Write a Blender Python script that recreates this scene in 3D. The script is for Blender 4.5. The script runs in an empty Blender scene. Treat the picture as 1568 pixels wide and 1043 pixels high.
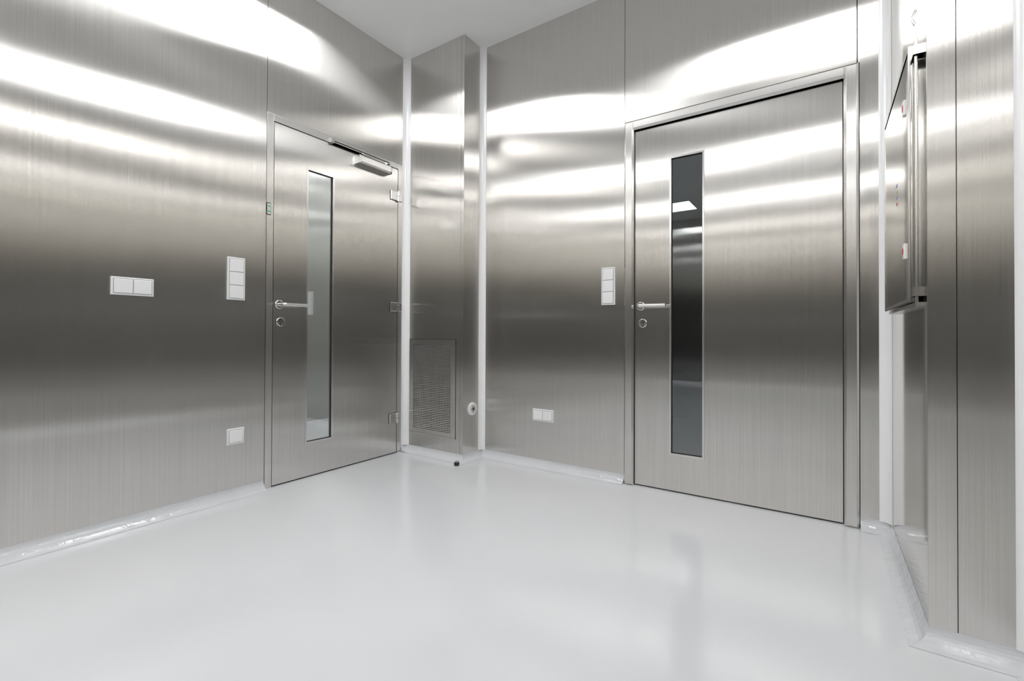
import bpy, bmesh, math
from mathutils import Vector, Matrix

XL,Y1,X1,Y2,XR,Y3,X4,YR=-2.616,2.4435,-2.0528,2.6504,0.249,1.777,0.4233,-3.3
XRW=0.462
ZC=2.9513
ZP=0.048
CAMH=0.883
scene=bpy.context.scene
scene.view_settings.view_transform='Standard'

# ------------------------------------------------------------ materials
def new_mat(name):
    m=bpy.data.materials.new(name); m.use_nodes=True
    nt=m.node_tree; nt.nodes.clear()
    out=nt.nodes.new('ShaderNodeOutputMaterial')
    return m,nt,out
def N(nt,t,**k):
    n=nt.nodes.new(t)
    for a,b in k.items(): setattr(n,a,b)
    return n
def steel(name,col=(0.725,0.705,0.675),rough=.205,aniso=.78,wave=.0009,streak=.07,tangent=(0,0,1),sc=(260,260,1.5),diff=.015):
    m,nt,out=new_mat(name); L=nt.links.new
    tc=N(nt,'ShaderNodeTexCoord')
    mp=N(nt,'ShaderNodeMapping'); mp.inputs['Scale'].default_value=sc
    L(tc.outputs['Object'],mp.inputs[0])
    no=N(nt,'ShaderNodeTexNoise'); no.inputs['Scale'].default_value=1; no.inputs['Detail'].default_value=3
    L(mp.outputs[0],no.inputs['Vector'])
    mr=N(nt,'ShaderNodeMapRange'); mr.inputs['From Min'].default_value=.3; mr.inputs['From Max'].default_value=.7
    mr.inputs['To Min'].default_value=1-streak; mr.inputs['To Max'].default_value=1+streak*.6
    L(no.outputs['Fac'],mr.inputs['Value'])
    vm=N(nt,'ShaderNodeVectorMath',operation='SCALE'); vm.inputs[0].default_value=col
    L(mr.outputs[0],vm.inputs['Scale'])
    n2=N(nt,'ShaderNodeTexNoise'); n2.inputs['Scale'].default_value=1.6; n2.inputs['Detail'].default_value=1
    L(tc.outputs['Object'],n2.inputs['Vector'])
    bp=N(nt,'ShaderNodeBump'); bp.inputs['Strength'].default_value=1; bp.inputs['Distance'].default_value=wave
    L(n2.outputs['Fac'],bp.inputs['Height'])
    g=N(nt,'ShaderNodeBsdfAnisotropic'); g.distribution='MULTI_GGX'
    g.inputs['Roughness'].default_value=rough; g.inputs['Anisotropy'].default_value=aniso
    cv=N(nt,'ShaderNodeCombineXYZ')
    for i in range(3): cv.inputs[i].default_value=tangent[i]
    L(vm.outputs[0],g.inputs['Color']); L(bp.outputs[0],g.inputs['Normal']); L(cv.outputs[0],g.inputs['Tangent'])
    df=N(nt,'ShaderNodeBsdfDiffuse'); L(vm.outputs[0],df.inputs['Color'])
    mx=N(nt,'ShaderNodeMixShader'); mx.inputs[0].default_value=diff
    L(g.outputs[0],mx.inputs[1]); L(df.outputs[0],mx.inputs[2]); L(mx.outputs[0],out.inputs[0])
    return m
def plain(name,col,rough=.5,metal=0,spec=.5,bump=None,var=None):
    m,nt,out=new_mat(name); L=nt.links.new
    p=N(nt,'ShaderNodeBsdfPrincipled'); p.inputs['Base Color'].default_value=(*col,1)
    p.inputs['Roughness'].default_value=rough; p.inputs['Metallic'].default_value=metal
    p.inputs['Specular IOR Level'].default_value=spec
    tc=N(nt,'ShaderNodeTexCoord')
    if bump:
        n=N(nt,'ShaderNodeTexNoise'); n.inputs['Scale'].default_value=bump[0]; n.inputs['Detail'].default_value=3
        L(tc.outputs['Object'],n.inputs['Vector'])
        b=N(nt,'ShaderNodeBump'); b.inputs['Strength'].default_value=1; b.inputs['Distance'].default_value=bump[1]
        L(n.outputs['Fac'],b.inputs['Height']); L(b.outputs[0],p.inputs['Normal'])
    n=N(nt,'ShaderNodeTexNoise'); n.inputs['Scale'].default_value=(var[0] if var else 6)
    n.inputs['Detail'].default_value=4
    L(tc.outputs['Object'],n.inputs['Vector'])
    a=(var[1] if var else .01)
    mr=N(nt,'ShaderNodeMapRange'); mr.inputs['From Min'].default_value=.3; mr.inputs['From Max'].default_value=.7
    mr.inputs['To Min'].default_value=1-a; mr.inputs['To Max'].default_value=1+a
    L(n.outputs['Fac'],mr.inputs['Value'])
    vm=N(nt,'ShaderNodeVectorMath',operation='SCALE'); vm.inputs[0].default_value=col
    L(mr.outputs[0],vm.inputs['Scale']); L(vm.outputs[0],p.inputs['Base Color'])
    L(p.outputs[0],out.inputs[0])
    return m
def emit(name,col,s):
    m,nt,out=new_mat(name); e=N(nt,'ShaderNodeEmission'); e.inputs[0].default_value=(*col,1); e.inputs[1].default_value=s
    nt.links.new(e.outputs[0],out.inputs[0]); return m

M_STEEL=steel('brushed_steel')
M_STEEL_R=steel('brushed_steel_smooth',col=(.86,.845,.82),rough=.06,aniso=.2,wave=.0003,streak=.02)
M_FRAME=steel('frame_steel',col=(.74,.725,.70),rough=.25,aniso=.6,wave=.0)
M_HANDLE=steel('handle_steel',col=(.78,.77,.75),rough=.2,aniso=.0,wave=0,streak=.02)
M_DARK=plain('dark_gap',(.02,.02,.02),.7,spec=.2)
M_FLOOR=plain('epoxy_floor',(.75,.762,.783),.13,spec=.5,bump=(40,.0001),var=(2.5,.012))
M_COVE=plain('epoxy_cove',(.70,.715,.735),.12,spec=.6,bump=(22,.004),var=(8,.03))
M_CEIL=plain('ceiling_white',(.96,.965,.97),.45)
M_STRIP=plain('corner_profile_white',(.98,.98,.985),.2,spec=1.0)
M_PLAST=plain('switch_plastic',(.90,.90,.90),.3)
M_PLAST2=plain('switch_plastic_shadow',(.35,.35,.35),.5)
M_SEAL=plain('grille_mesh_back',(.34,.335,.325),.5)
M_LIGHT=emit('led_diffuser',(.975,.988,1),14)
M_LIGHT2=emit('led_diffuser_corridor',(1,.99,.97),22)
M_CORR=plain('corridor_wall_paint',(.40,.40,.385),.35)
M_RUB=plain('black_rubber',(.02,.02,.02),.5)
M_RED=plain('red_button',(.6,.05,.05),.4)
M_BLUE=plain('blue_print',(.12,.2,.5),.4)
M_YEL=plain('yellow_print',(.5,.5,.2),.4)
M_GREEN=emit('green_indicator',(.1,.8,.45),.6)
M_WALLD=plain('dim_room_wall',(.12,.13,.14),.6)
def glass(name,base,tint):
    m,nt,out=new_mat(name); L=nt.links.new
    lw=N(nt,'ShaderNodeLayerWeight'); lw.inputs['Blend'].default_value=.5
    pw=N(nt,'ShaderNodeMath',operation='POWER'); pw.inputs[1].default_value=5; L(lw.outputs['Facing'],pw.inputs[0])
    f=N(nt,'ShaderNodeMapRange'); f.inputs['To Min'].default_value=base; f.inputs['To Max'].default_value=1; L(pw.outputs[0],f.inputs['Value'])
    t=N(nt,'ShaderNodeBsdfTransparent'); t.inputs[0].default_value=(*tint,1)
    g=N(nt,'ShaderNodeBsdfAnisotropic'); g.inputs['Roughness'].default_value=0.0; g.inputs['Color'].default_value=(.93,.98,1,1)
    mx=N(nt,'ShaderNodeMixShader'); L(f.outputs[0],mx.inputs[0]); L(t.outputs[0],mx.inputs[1]); L(g.outputs[0],mx.inputs[2]); L(mx.outputs[0],out.inputs[0])
    return m
M_GLASS=glass('vision_glass_clear',.30,(.84,.87,.86))
M_GLASS2=glass('vision_glass_double',.21,(.84,.88,.87))

# ------------------------------------------------------------ mesh helpers
FR={'L':lambda s,n,z:Vector((XL+n,s,z)),
    'B':lambda s,n,z:Vector((s,Y2-n,z)),
    'C':lambda s,n,z:Vector((s,Y1-n,z)),
    'S':lambda s,n,z:Vector((X1+n,s,z)),
    'R':lambda s,n,z:Vector((XR-n,s,z)),
    'P':lambda s,n,z:Vector((s,Y3-n,z)),
    'W':lambda s,n,z:Vector((s,n,z))}
class B:
    def __init__(self,fr='W'):
        self.bm=bmesh.new(); self.f=FR[fr]; self.mats=[]
    def mi(self,m):
        if m not in self.mats: self.mats.append(m)
        return self.mats.index(m)
    def add(self,vs,fs,m,smooth=False):
        V=[self.bm.verts.new(self.f(*v)) for v in vs]; i=self.mi(m)
        for f in fs:
            try:
                F=self.bm.faces.new([V[k] for k in f]); F.material_index=i; F.smooth=smooth
            except ValueError: pass
    def box(self,s0,s1,n0,n1,z0,z1,m):
        vs=[(s,n,z) for s in (s0,s1) for n in (n0,n1) for z in (z0,z1)]
        self.add(vs,[(0,1,3,2),(4,6,7,5),(0,4,5,1),(2,3,7,6),(0,2,6,4),(1,5,7,3)],m)
    def cbox(self,s0,s1,n0,n1,z0,z1,m,c):   # box with chamfered front (n1 side)
        vs=[(s0,n0,z0),(s1,n0,z0),(s1,n0,z1),(s0,n0,z1),
            (s0,n1-c,z0),(s1,n1-c,z0),(s1,n1-c,z1),(s0,n1-c,z1),
            (s0+c,n1,z0+c),(s1-c,n1,z0+c),(s1-c,n1,z1-c),(s0+c,n1,z1-c)]
        fs=[(0,3,2,1),(8,9,10,11)]
        for a in (0,4):
            for k in range(4):
                fs.append((a+k,a+(k+1)%4,a+4+(k+1)%4,a+4+k))
        self.add(vs,fs,m)
    def tube(self,pts,r,m,seg=14):   # round bar along points (local coords)
        P=[Vector(p) for p in pts]; vs=[];fs=[]
        for i,p in enumerate(P):
            d=(P[min(i+1,len(P)-1)]-P[max(i-1,0)]).normalized()
            a=d.orthogonal().normalized() if i==0 else (pa-d*pa.dot(d)).normalized()
            pa=a; b=d.cross(a)
            rr=r[i] if isinstance(r,(list,tuple)) else r
            for k in range(seg):
                t=2*math.pi*k/seg; vs.append(tuple(p+a*rr*math.cos(t)+b*rr*math.sin(t)))
        for i in range(len(P)-1):
            for k in range(seg):
                fs.append((i*seg+k,i*seg+(k+1)%seg,(i+1)*seg+(k+1)%seg,(i+1)*seg+k))
        self.add(vs,fs,m,True)
        self.add(vs[:seg],[tuple(range(seg))],m); self.add(vs[-seg:],[tuple(range(seg))],m)
    def done(self,name,parent=None,bevel=0):
        bm=self.bm
        bmesh.ops.recalc_face_normals(bm,faces=bm.faces)
        me=bpy.data.meshes.new(name); bm.to_mesh(me); bm.free()
        for m in self.mats: me.materials.append(m)
        o=bpy.data.objects.new(name,me); scene.collection.objects.link(o)
        if bevel:
            b=o.modifiers.new('bevel','BEVEL'); b.width=bevel; b.segments=2; b.limit_method='ANGLE'
        if parent: o.parent=parent
        return o
def empty(name):
    e=bpy.data.objects.new(name,None); e.empty_display_size=.1; scene.collection.objects.link(e); return e
def ring(b,s0,s1,z0,z1,w,n0,n1,m,bottom=True):
    b.box(s0,s0+w,n0,n1,z0,z1,m); b.box(s1-w,s1,n0,n1,z0,z1,m)
    b.box(s0+w,s1-w,n0,n1,z1-w,z1,m)
    if bottom: b.box(s0+w,s1-w,n0,n1,z0,z0+w,m)

G=.0012
T=.012   # panel skin thickness
D0=-.11  # wall core depth
# ------------------------------------------------------------ floor / ceiling
b=B(); b.box(XL-1.9,XRW+.15,YR-.15,Y2+2.5,-.1,0,M_FLOOR); b.done('floor')
b=B(); b.box(XL-1.9,XRW+.15,YR-.15,Y2+2.5,ZC,ZC+.1,M_CEIL); b.done('ceiling')

# ------------------------------------------------------------ wall_left
DL=(1.385,2.400); DZ=2.139
b=B('L')
b.box(YR,DL[0],D0,-T-.001,0,ZC,M_DARK); b.box(DL[0],DL[1],D0,-T-.001,DZ,ZC,M_DARK); b.box(DL[1],Y2+.1,D0,-T-.001,0,ZC,M_DARK)
for a,c in ((YR,-.9),(-.9,DL[0])):
    b.box(a+G,c-G,-T,0,ZP-.01,ZC,M_STEEL)
b.box(DL[0]+G,Y1,-T,0,DZ+.002,ZC,M_STEEL)
b.box(DL[1]+.001,Y1,-T,0,ZP-.01,DZ-.001,M_STEEL)
b.done('wall_left')
# ------------------------------------------------------------ service shaft in the corner
b=B()
b.box(XL,X1-T-.001,Y1+T+.001,Y2+.1,0,ZC,M_DARK)
b.box(XL,X1-.028,Y1,Y1+T,ZP-.01,ZC,M_STEEL)
b.box(X1-.028+.0015,X1,Y1,Y1+T,ZP-.01,ZC,M_STEEL)
b.box(X1-T,X1,Y1+T+.0005,Y2,ZP-.01,ZC,M_STEEL)
b.done('wall_shaft')
# ------------------------------------------------------------ wall_back
DB=(-.981,.136)
b=B('B')
b.box(X1-.1,DB[0],D0,-T-.001,0,ZC,M_DARK); b.box(DB[0],DB[1],D0,-T-.001,DZ,ZC,M_DARK); b.box(DB[1],XRW+.15,D0,-T-.001,0,ZC,M_DARK)
b.box(X1,DB[0]-.0025,-T,0,ZP-.01,ZC,M_STEEL)
b.box(DB[0]+0,DB[1]-.008,-T,0,DZ+.003,ZC,M_STEEL)
b.box(DB[1]-.004,XR,-T,0,DZ+.003,ZC,M_STEEL)
b.box(DB[1]+.0025,XR,-T,0,ZP-.01,DZ+.003,M_STEEL)
b.done('wall_back')
# ------------------------------------------------------------ wall_right
b=B()
b.box(XR+T+.001,XRW+.15,Y3+T+.001,Y2-.0,0,ZC,M_DARK)
b.box(XR,XR+T,Y3+T,Y2,ZP-.01,ZC,M_STEEL_R)
XS=.3107
b.box(XR,XS-.001,Y3,Y3+T,ZP-.01,ZC,M_STEEL); b.box(XS+.001,XRW,Y3,Y3+T,ZP-.01,ZC,M_STEEL)
b.box(XRW+T+.001,XRW+.15,YR,Y3+.012,0,ZC,M_DARK)
for a,c in ((YR,-2.1),(-2.1,-.9),(-.9,.4),(.4,Y3)):
    b.box(XRW,XRW+T,a+G,c-G,ZP-.01,ZC,M_STEEL)
b.done('wall_right')
b=B()
b.box(XL-.11,XRW+.15,YR-.15,YR-T-.001,0,ZC,M_DARK)
for a,c in ((XL,-1.6),(-1.6,-.6),(-.6,XRW)):
    b.box(a+G,c-G,YR-T,YR,ZP-.01,ZC,M_STEEL)
b.done('wall_rear')

# ------------------------------------------------------------ coved skirting
def cove(name,path,h=.05):
    P=[Vector(p) for p in path]; prof=[]
    for k in range(9):
        t=math.pi/2*k/8; prof.append((h*(1-math.cos(t))*1.0, h*(1-math.sin(t))))
    offs=[]
    for i in range(len(P)):
        def nrm(a,c):
            d=(c-a).normalized(); return Vector((d.y,-d.x))
        if i==0: o=nrm(P[0],P[1])
        elif i==len(P)-1: o=nrm(P[-2],P[-1])
        else:
            n1=nrm(P[i-1],P[i]); n2=nrm(P[i],P[i+1]); o=(n1+n2)/(1+n1.dot(n2))
        offs.append(o)
    b=B(); vs=[];fs=[]; m=len(prof)
    for p,o in zip(P,offs):
        for x,z in prof: vs.append((p.x+o.x*(x+.0003),p.y+o.y*(x+.0003),z+.0008))
        vs.append((p.x+o.x*.0003,p.y+o.y*.0003,.0008))
    m+=1
    for i in range(len(P)-1):
        for k in range(m):
            fs.append((i*m+k,i*m+(k+1)%m,(i+1)*m+(k+1)%m,(i+1)*m+k))
    fs.append(tuple(range(m))); fs.append(tuple(range((len(P)-1)*m,len(P)*m)))
    b.add(vs,fs,M_COVE,False)
    return b.done(name)
# walking so that the room is on the right-hand side of travel
cove('baseboard_left',[(XL,YR),(XL,DL[0]-.002)])
cove('baseboard_back',[(XL,DL[1]+.002),(XL,Y1),(X1,Y1),(X1,Y2),(DB[0]-.002,Y2)])
cove('baseboard_right',[(DB[1]+.002,Y2),(XR,Y2),(XR,Y3),(XRW,Y3),(XRW,YR),(XL,YR)])

# ------------------------------------------------------------ white corner profiles
def corner(name,c,dx,dy,w=.04,z0=ZP,z1=ZC,m=M_STRIP):
    b=B(); vs=[];k=10
    pts=[(c[0],c[1])]
    for i in range(k+1):
        t=math.pi/2*i/k
        pts.append((c[0]+dx*w*(1-math.sin(t)*1.0)+dx*.0004, c[1]+dy*w*(1-math.cos(t))+dy*.0004))
    n=len(pts)
    vs=[(x,y,z0) for x,y in pts]+[(x,y,z1) for x,y in pts]
    fs=[(i,(i+1)%n,n+(i+1)%n,n+i) for i in range(n)]+[tuple(range(n)),tuple(range(n,2*n))]
    b.add(vs,fs,m); return b.done(name)
corner('trim_1',(XL,Y1),1,-1,.042)
corner('trim_2',(X1,Y2),1,-1,.036)
corner('trim_3',(XR,Y2),-1,-1,.042)
corner('trim_4',(XRW,Y3),-1,-1,.038)
corner('trim_5',(XRW,YR),-1,1,.042)
corner('trim_6',(XL,YR),1,1,.042)

# ------------------------------------------------------------ doors
def lever(b,s,z,length,n0=0):
    b.tube([(s,n0,z),(s,n0+.0015,z)],.0275,M_DARK,28)  # dark disc just past the rose, a painted shadow outline
    b.tube([(s,n0,z),(s,n0+.008,z),(s,n0+.009,z)],[.026,.026,.023],M_HANDLE,28)
    b.tube([(s,n0+.008,z),(s,n0+.05,z)],.0095,M_HANDLE)
    pts=[(s,n0+.036,z)]
    for i in range(7):
        t=math.pi/2*i/6
        pts.append((s+.016*(1-math.cos(t)),n0+.040+.016*math.sin(t),z))
    pts.append((s+length,n0+.056,z))
    b.tube(pts,.0095,M_HANDLE)
def lock(b,s,z,n0=0):
    b.tube([(s,n0,z),(s,n0+.0015,z)],.0275,M_DARK,28)  # dark disc rims the lock rose with painted shade
    b.tube([(s,n0,z),(s,n0+.008,z),(s,n0+.009,z)],[.026,.026,.023],M_HANDLE,28)
    b.tube([(s,n0+.009,z+.005),(s,n0+.0095,z+.005)],.0115,M_DARK,18)
    b.tube([(s,n0+.008,z+.005),(s,n0+.012,z+.005)],.0085,M_FRAME,18)
    b.box(s-.005,s+.005,n0+.008,n0+.0095,z-.019,z+.003,M_DARK)
    b.box(s-.0035,s+.0035,n0+.008,n0+.012,z-.016,z+.003,M_FRAME)
    b.box(s-.0014,s+.0014,n0+.0118,n0+.0124,z-.001,z+.011,M_DARK)
def leaf(fr,s0,s1,z0,z1,g,par,gm,n1=-.002,th=.045):
    gs0,gs1,gz0,gz1=g
    b=B(fr)
    b.box(s0,gs0,n1-th,n1,z0,z1,M_STEEL); b.box(gs1,s1,n1-th,n1,z0,z1,M_STEEL)
    b.box(gs0,gs1,n1-th,n1,z0,gz0,M_STEEL); b.box(gs0,gs1,n1-th,n1,gz1,z1,M_STEEL)
    b.done('leaf',par)
    b=B(fr)   # seal strip, black so its colour draws the shadow gap around the leaf
    w=.003
    b.box(s0-w,s0-.0002,n1-th,n1-.004,z0,z1+w,M_RUB); b.box(s1+.0002,s1+w,n1-th,n1-.004,z0,z1+w,M_RUB)
    b.box(s0,s1,n1-th,n1-.004,z1+.0002,z1+w,M_RUB)
    b.box(s0,s1,n1-th,n1-.008,.0006,z0-.0002,M_RUB)
    b.done('shadow_gap_seal',par)
    b=B(fr)
    ring(b,gs0,gs1,gz0,gz1,.010,n1-.014,n1+.003,M_HANDLE)
    ring(b,gs0+.010,gs1-.010,gz0+.010,gz1-.010,.0025,n1-.016,n1-.006,M_RUB)
    b.done('glazing_bead',par)
    b=B(fr); w=.009
    b.add([(gs0+w,n1-.012,gz0+w),(gs1-w,n1-.012,gz0+w),(gs1-w,n1-.012,gz1-w),(gs0+w,n1-.012,gz1-w)],[(0,1,2,3)],gm)
    b.done('glass_pane',par)

# left door -------------------------------------------------
d1=empty('door_1')
FW=.040
b=B('L')
b.box(DL[0]+.001,DL[0]+FW,-.09,.003,0,DZ,M_FRAME)
b.box(DL[1]-FW,DL[1]-.001,-.09,.003,0,DZ,M_FRAME)
b.box(DL[0]+FW,DL[1]-FW,-.09,.003,DZ-.04,DZ,M_FRAME)
b.done('door_frame',d1,.0015)
leaf('L',DL[0]+FW+.004,DL[1]-FW-.004,.008,DZ-.044,(1.631,1.822,.207,1.892),d1,M_GLASS,n1=0.0)
b=B('L'); lever(b,1.462,1.046,.145); b.done('handle',d1)
b=B('L'); lock(b,1.471,.946); b.done('lock',d1)
for i,z in enumerate((1.893,1.076,.262)):
    b=B('L')
    b.box(2.283,2.351,0,.0015,z-.035,z+.035,M_DARK)  # dark plates under both hinge wings paint a thin shadow gap
    b.cbox(2.285,2.349,0,.012,z-.033,z+.033,M_HANDLE,.003)
    b.box(2.360,2.392,.003,.0045,z-.035,z+.035,M_DARK)
    b.cbox(2.362,2.390,.003,.014,z-.033,z+.033,M_HANDLE,.003)
    b.tube([(2.353,.014,z-.038),(2.353,.014,z+.038)],.0105,M_HANDLE)
    b.tube([(2.353,.014,z-.001),(2.353,.014,z+.001)],.0108,M_DARK)
    b.done('hinge_%d'%(i+1),d1)
b=B('L')
b.cbox(1.785,2.262,.003,.030,2.098,2.120,M_FRAME,.003)          # slide rail
b.box(1.80,2.25,.0302,.0306,2.104,2.110,M_DARK)
b.cbox(1.775,1.800,.002,.034,2.094,2.124,M_HANDLE,.004)
b.cbox(1.975,2.255,.0,.062,2.022,2.078,M_HANDLE,.010)           # closer body
b.box(2.243,2.245,.01,.0625,2.024,2.076,M_DARK)
b.tube([(2.215,.035,2.075),(2.215,.035,2.093)],.012,M_HANDLE)
b.tube([(2.215,.035,2.090),(2.02,.030,2.094)],.006,M_HANDLE)     # arm
b.done('door_closer',d1)
b=B('L')
b.cbox(1.3855,1.4085,.003,.006,1.553,1.622,M_DARK,.001)
b.cbox(1.387,1.407,.003,.0065,1.556,1.619,M_HANDLE,.001)
for z in (1.574,1.602): b.box(1.392,1.402,.0065,.0069,z-.006,z+.006,M_GREEN)
b.done('access_indicator',d1)

# back door -------------------------------------------------
d2=empty('door_2')
FB=.058; PR=.020
b=B('B')
b.cbox(DB[0]+.001,DB[0]+FB,-.09,PR,0,DZ,M_FRAME,.010)
b.cbox(DB[1]-FB,DB[1]-.001,-.09,PR,0,DZ,M_FRAME,.010)
b.cbox(DB[0]+FB-.010,DB[1]-FB+.010,-.09,PR,DZ-.058,DZ,M_FRAME,.010)
b.done('door_frame',d2,.001)
leaf('B',DB[0]+FB+.004,DB[1]-FB-.004,.008,DZ-.062,(-.721,-.536,.207,1.886),d2,M_GLASS2,n1=-.006)
b=B('B'); lever(b,-.884,1.046,.155,-.006); b.done('handle',d2)
b=B('B'); lock(b,-.872,.947,-.006); b.done('lock',d2)

# ------------------------------------------------------------ switches / sockets
def plate(name,fr,s0,s1,z0,z1,ns,nz):
    b=B(fr)
    b.cbox(s0,s1,0,.008,z0,z1,M_PLAST,.002)
    mg=.0075; gw=.0028
    W=(s1-s0-2*mg); Hh=(z1-z0-2*mg)
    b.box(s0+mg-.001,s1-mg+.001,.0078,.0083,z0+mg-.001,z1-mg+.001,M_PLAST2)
    for i in range(ns):
        for j in range(nz):
            a=s0+mg+W*i/ns+gw/2; c=s0+mg+W*(i+1)/ns-gw/2
            e=z0+mg+Hh*j/nz+gw/2; f=z0+mg+Hh*(j+1)/nz-gw/2
            b.cbox(a,c,.0078,.0125,e,f,M_PLAST,.0022)
    return b.done(name)
plate('light_switch','L',1.181,1.270,1.058,1.286,1,3)
plate('light_switch','B',-1.126,-1.040,1.060,1.288,1,3)
plate('power_outlet','L',.700,.857,1.050,1.131,2,1)
plate('power_outlet','L',1.187,1.272,.287,.370,1,1)
plate('power_outlet','B',-1.614,-1.458,.305,.384,2,1)
# rear wall fitting (seen in reflections)
b=B(); 
b.cbox(-.9,-.74,YR,YR+.008,1.06,1.14,M_PLAST,.001)
b.cbox(-.892,-.824,YR+.008,YR+.012,1.067,1.133,M_PLAST,.002); b.cbox(-.816,-.748,YR+.008,YR+.012,1.067,1.133,M_PLAST,.002)
b.done('power_outlet')

# ------------------------------------------------------------ vent grille
b=B('C')
gs0,gs1,gz0,gz1=-2.562,-2.118,.150,.840
ring(b,gs0-.002,gs1+.002,gz0-.002,gz1+.002,.004,0,.001,M_DARK)
ring(b,gs0,gs1,gz0,gz1,.006,0,.012,M_HANDLE)
ring(b,gs0+.006,gs1-.006,gz0+.006,gz1-.006,.028,0,.006,M_FRAME)
ring(b,gs0+.034,gs1-.034,gz0+.034,gz1-.034,.004,0,.010,M_HANDLE)
b.box(gs0+.03,gs1-.03,.0004,.001,gz0+.03,gz1-.03,M_SEAL)
z=gz0+.044
while z<gz1-.046:
    vs=[(s,n,zz) for s in (gs0+.036,gs1-.036) for n,zz in ((.001,z+.005),(.007,z),(.007,z+.002),(.001,z+.007))]
    b.add(vs,[(0,1,2,3),(4,5,6,7),(0,1,5,4),(1,2,6,5),(2,3,7,6),(3,0,4,7)],M_FRAME)
    z+=.0125
s=gs0+.06
while s<gs1-.05:
    b.box(s,s+.002,.0065,.0078,gz0+.036,gz1-.036,M_FRAME); s+=.025
b.done('ventilation_grille')

# round port on shaft side
b=B('S')
b.tube([(2.545,0,.353),(2.545,.006,.353),(2.545,.009,.353)],[.046,.046,.040],M_PLAST,36)
b.tube([(2.545,.009,.353),(2.545,.012,.353)],[.026,.024],M_HANDLE,28)
b.tube([(2.545,.012,.353),(2.545,.0125,.353)],.009,M_DARK,20)
b.done('wall_socket_cover')
# door stop
b=B()
cx,cy=-2.028,2.355
b.tube([(cx,cy,.001),(cx,cy,.005)],.019,M_HANDLE,24)
b.tube([(cx,cy,.005),(cx,cy,.010),(cx,cy,.024),(cx,cy,.028)],[.013,.018,.018,.014],M_RUB,24)
b.tube([(cx,cy,.028),(cx,cy,.031)],.013,M_HANDLE,24)
b.done('door_stop')

# ------------------------------------------------------------ wall cabinet on right wall
b=B('R')
y0,y1,z0,z1=1.86,2.53,.985,1.775
b.box(y0+.02,y1-.02,.0,.012,z0+.02,z1-.02,M_FRAME)
b.cbox(y0,y1,.012,.030,z0,z1,M_STEEL_R,.004)
ring(b,y0,y1,z0,z1,.012,.028,.032,M_FRAME)
b.tube([(y0-.022,.016,z0-.02),(y0-.022,.016,z1+.05)],.0045,M_FRAME)      # vertical locking rod
b.tube([(y0-.022,.016,z1+.045),(y0-.022,.026,z1+.07),(y0-.022,.016,z1+.095)],.004,M_HANDLE)
for z in (z0+.03,z1-.03):
    b.box(y0-.034,y0+.004,.0,.024,z-.014,z+.014,M_FRAME)
b.box(y0-.03,y1-.02,.0,.02,z0-.014,z0-.002,M_HANDLE)
for z in (1.155,1.62):
    b.cbox(1.940,1.966,.030,.035,z-.024,z+.024,M_PLAST,.001)
    b.box(1.945,1.961,.035,.0365,z-.009,z+.009,M_RED)
for k,mm in enumerate((M_RED,M_BLUE,M_YEL,M_BLUE)):
    b.box(2.135,2.165,.0302,.0306,1.35+k*.022,1.358+k*.022,mm)
b.done('wall_cabinet')

# ------------------------------------------------------------ ceiling lights
def panel(name,cx,cy,w,d,m):
    b=B()
    b.box(cx-w/2,cx+w/2,cy-d/2,cy+d/2,ZC-.006,ZC-.0005,m)
    t=.015
    b.box(cx-w/2-t,cx+w/2+t,cy-d/2-t,cy-d/2,ZC-.010,ZC-.0003,M_STRIP); b.box(cx-w/2-t,cx+w/2+t,cy+d/2,cy+d/2+t,ZC-.010,ZC-.0003,M_STRIP)
    b.box(cx-w/2-t,cx-w/2,cy-d/2,cy+d/2,ZC-.010,ZC-.0003,M_STRIP); b.box(cx+w/2,cx+w/2+t,cy-d/2,cy+d/2,ZC-.010,ZC-.0003,M_STRIP)
    b.done(name)
for cy in (1.43,-.45,-2.35):
    for cx in (-2.0,-.19): panel('ceiling_light_panel',cx,cy,.56,.54,M_LIGHT)

# ------------------------------------------------------------ adjoining corridor (left) and dim room (back)
b=B()
b.box(XL-1.75,XL-1.65,.2,Y2+2.4,.0,ZC,M_CORR)
b.box(XL-1.75,XL-.12,.1,.2,0,ZC,M_CORR); b.box(XL-1.75,XL-.12,Y2+2.4,Y2+2.5,0,ZC,M_CORR)
b.box(XL-.12,XL-.111,Y2+.12,Y2+2.4,0,ZC,M_CORR)
b.done('wall_corridor')
panel('ceiling_light_panel',XL-.95,2.2,.58,.58,M_LIGHT2); panel('ceiling_light_panel',XL-.95,3.9,.58,.58,M_LIGHT2)
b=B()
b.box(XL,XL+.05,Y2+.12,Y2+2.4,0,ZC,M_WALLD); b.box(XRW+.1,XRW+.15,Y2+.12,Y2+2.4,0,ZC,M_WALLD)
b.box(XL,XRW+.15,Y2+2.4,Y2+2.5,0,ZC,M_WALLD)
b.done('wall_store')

# ------------------------------------------------------------ world & camera
w=bpy.data.worlds.new('world'); scene.world=w; w.use_nodes=True
w.node_tree.nodes['Background'].inputs[0].default_value=(.8,.85,.9,1); w.node_tree.nodes['Background'].inputs[1].default_value=.2
cam=bpy.data.cameras.new('camera'); co=bpy.data.objects.new('camera',cam); scene.collection.objects.link(co)
cam.sensor_width=36; cam.lens=707.6244/1568*36; cam.shift_y=-(521.5-505.0343)/1568
cam.clip_start=.02
th,pi_,ro=.5934,.0085,.0042
c,s=math.cos(th),math.sin(th); cp,sp=math.cos(pi_),math.sin(pi_)
r0=Vector((c,s,0)); fw=Vector((-s*cp,c*cp,sp)); up=Vector((s*sp,-c*sp,cp))
X=r0*math.cos(ro)+up*math.sin(ro); V=-r0*math.sin(ro)+up*math.cos(ro)
M=Matrix((X,V,-fw)).transposed().to_4x4(); M.translation=Vector((0,0,CAMH))
co.matrix_world=M
scene.camera=co
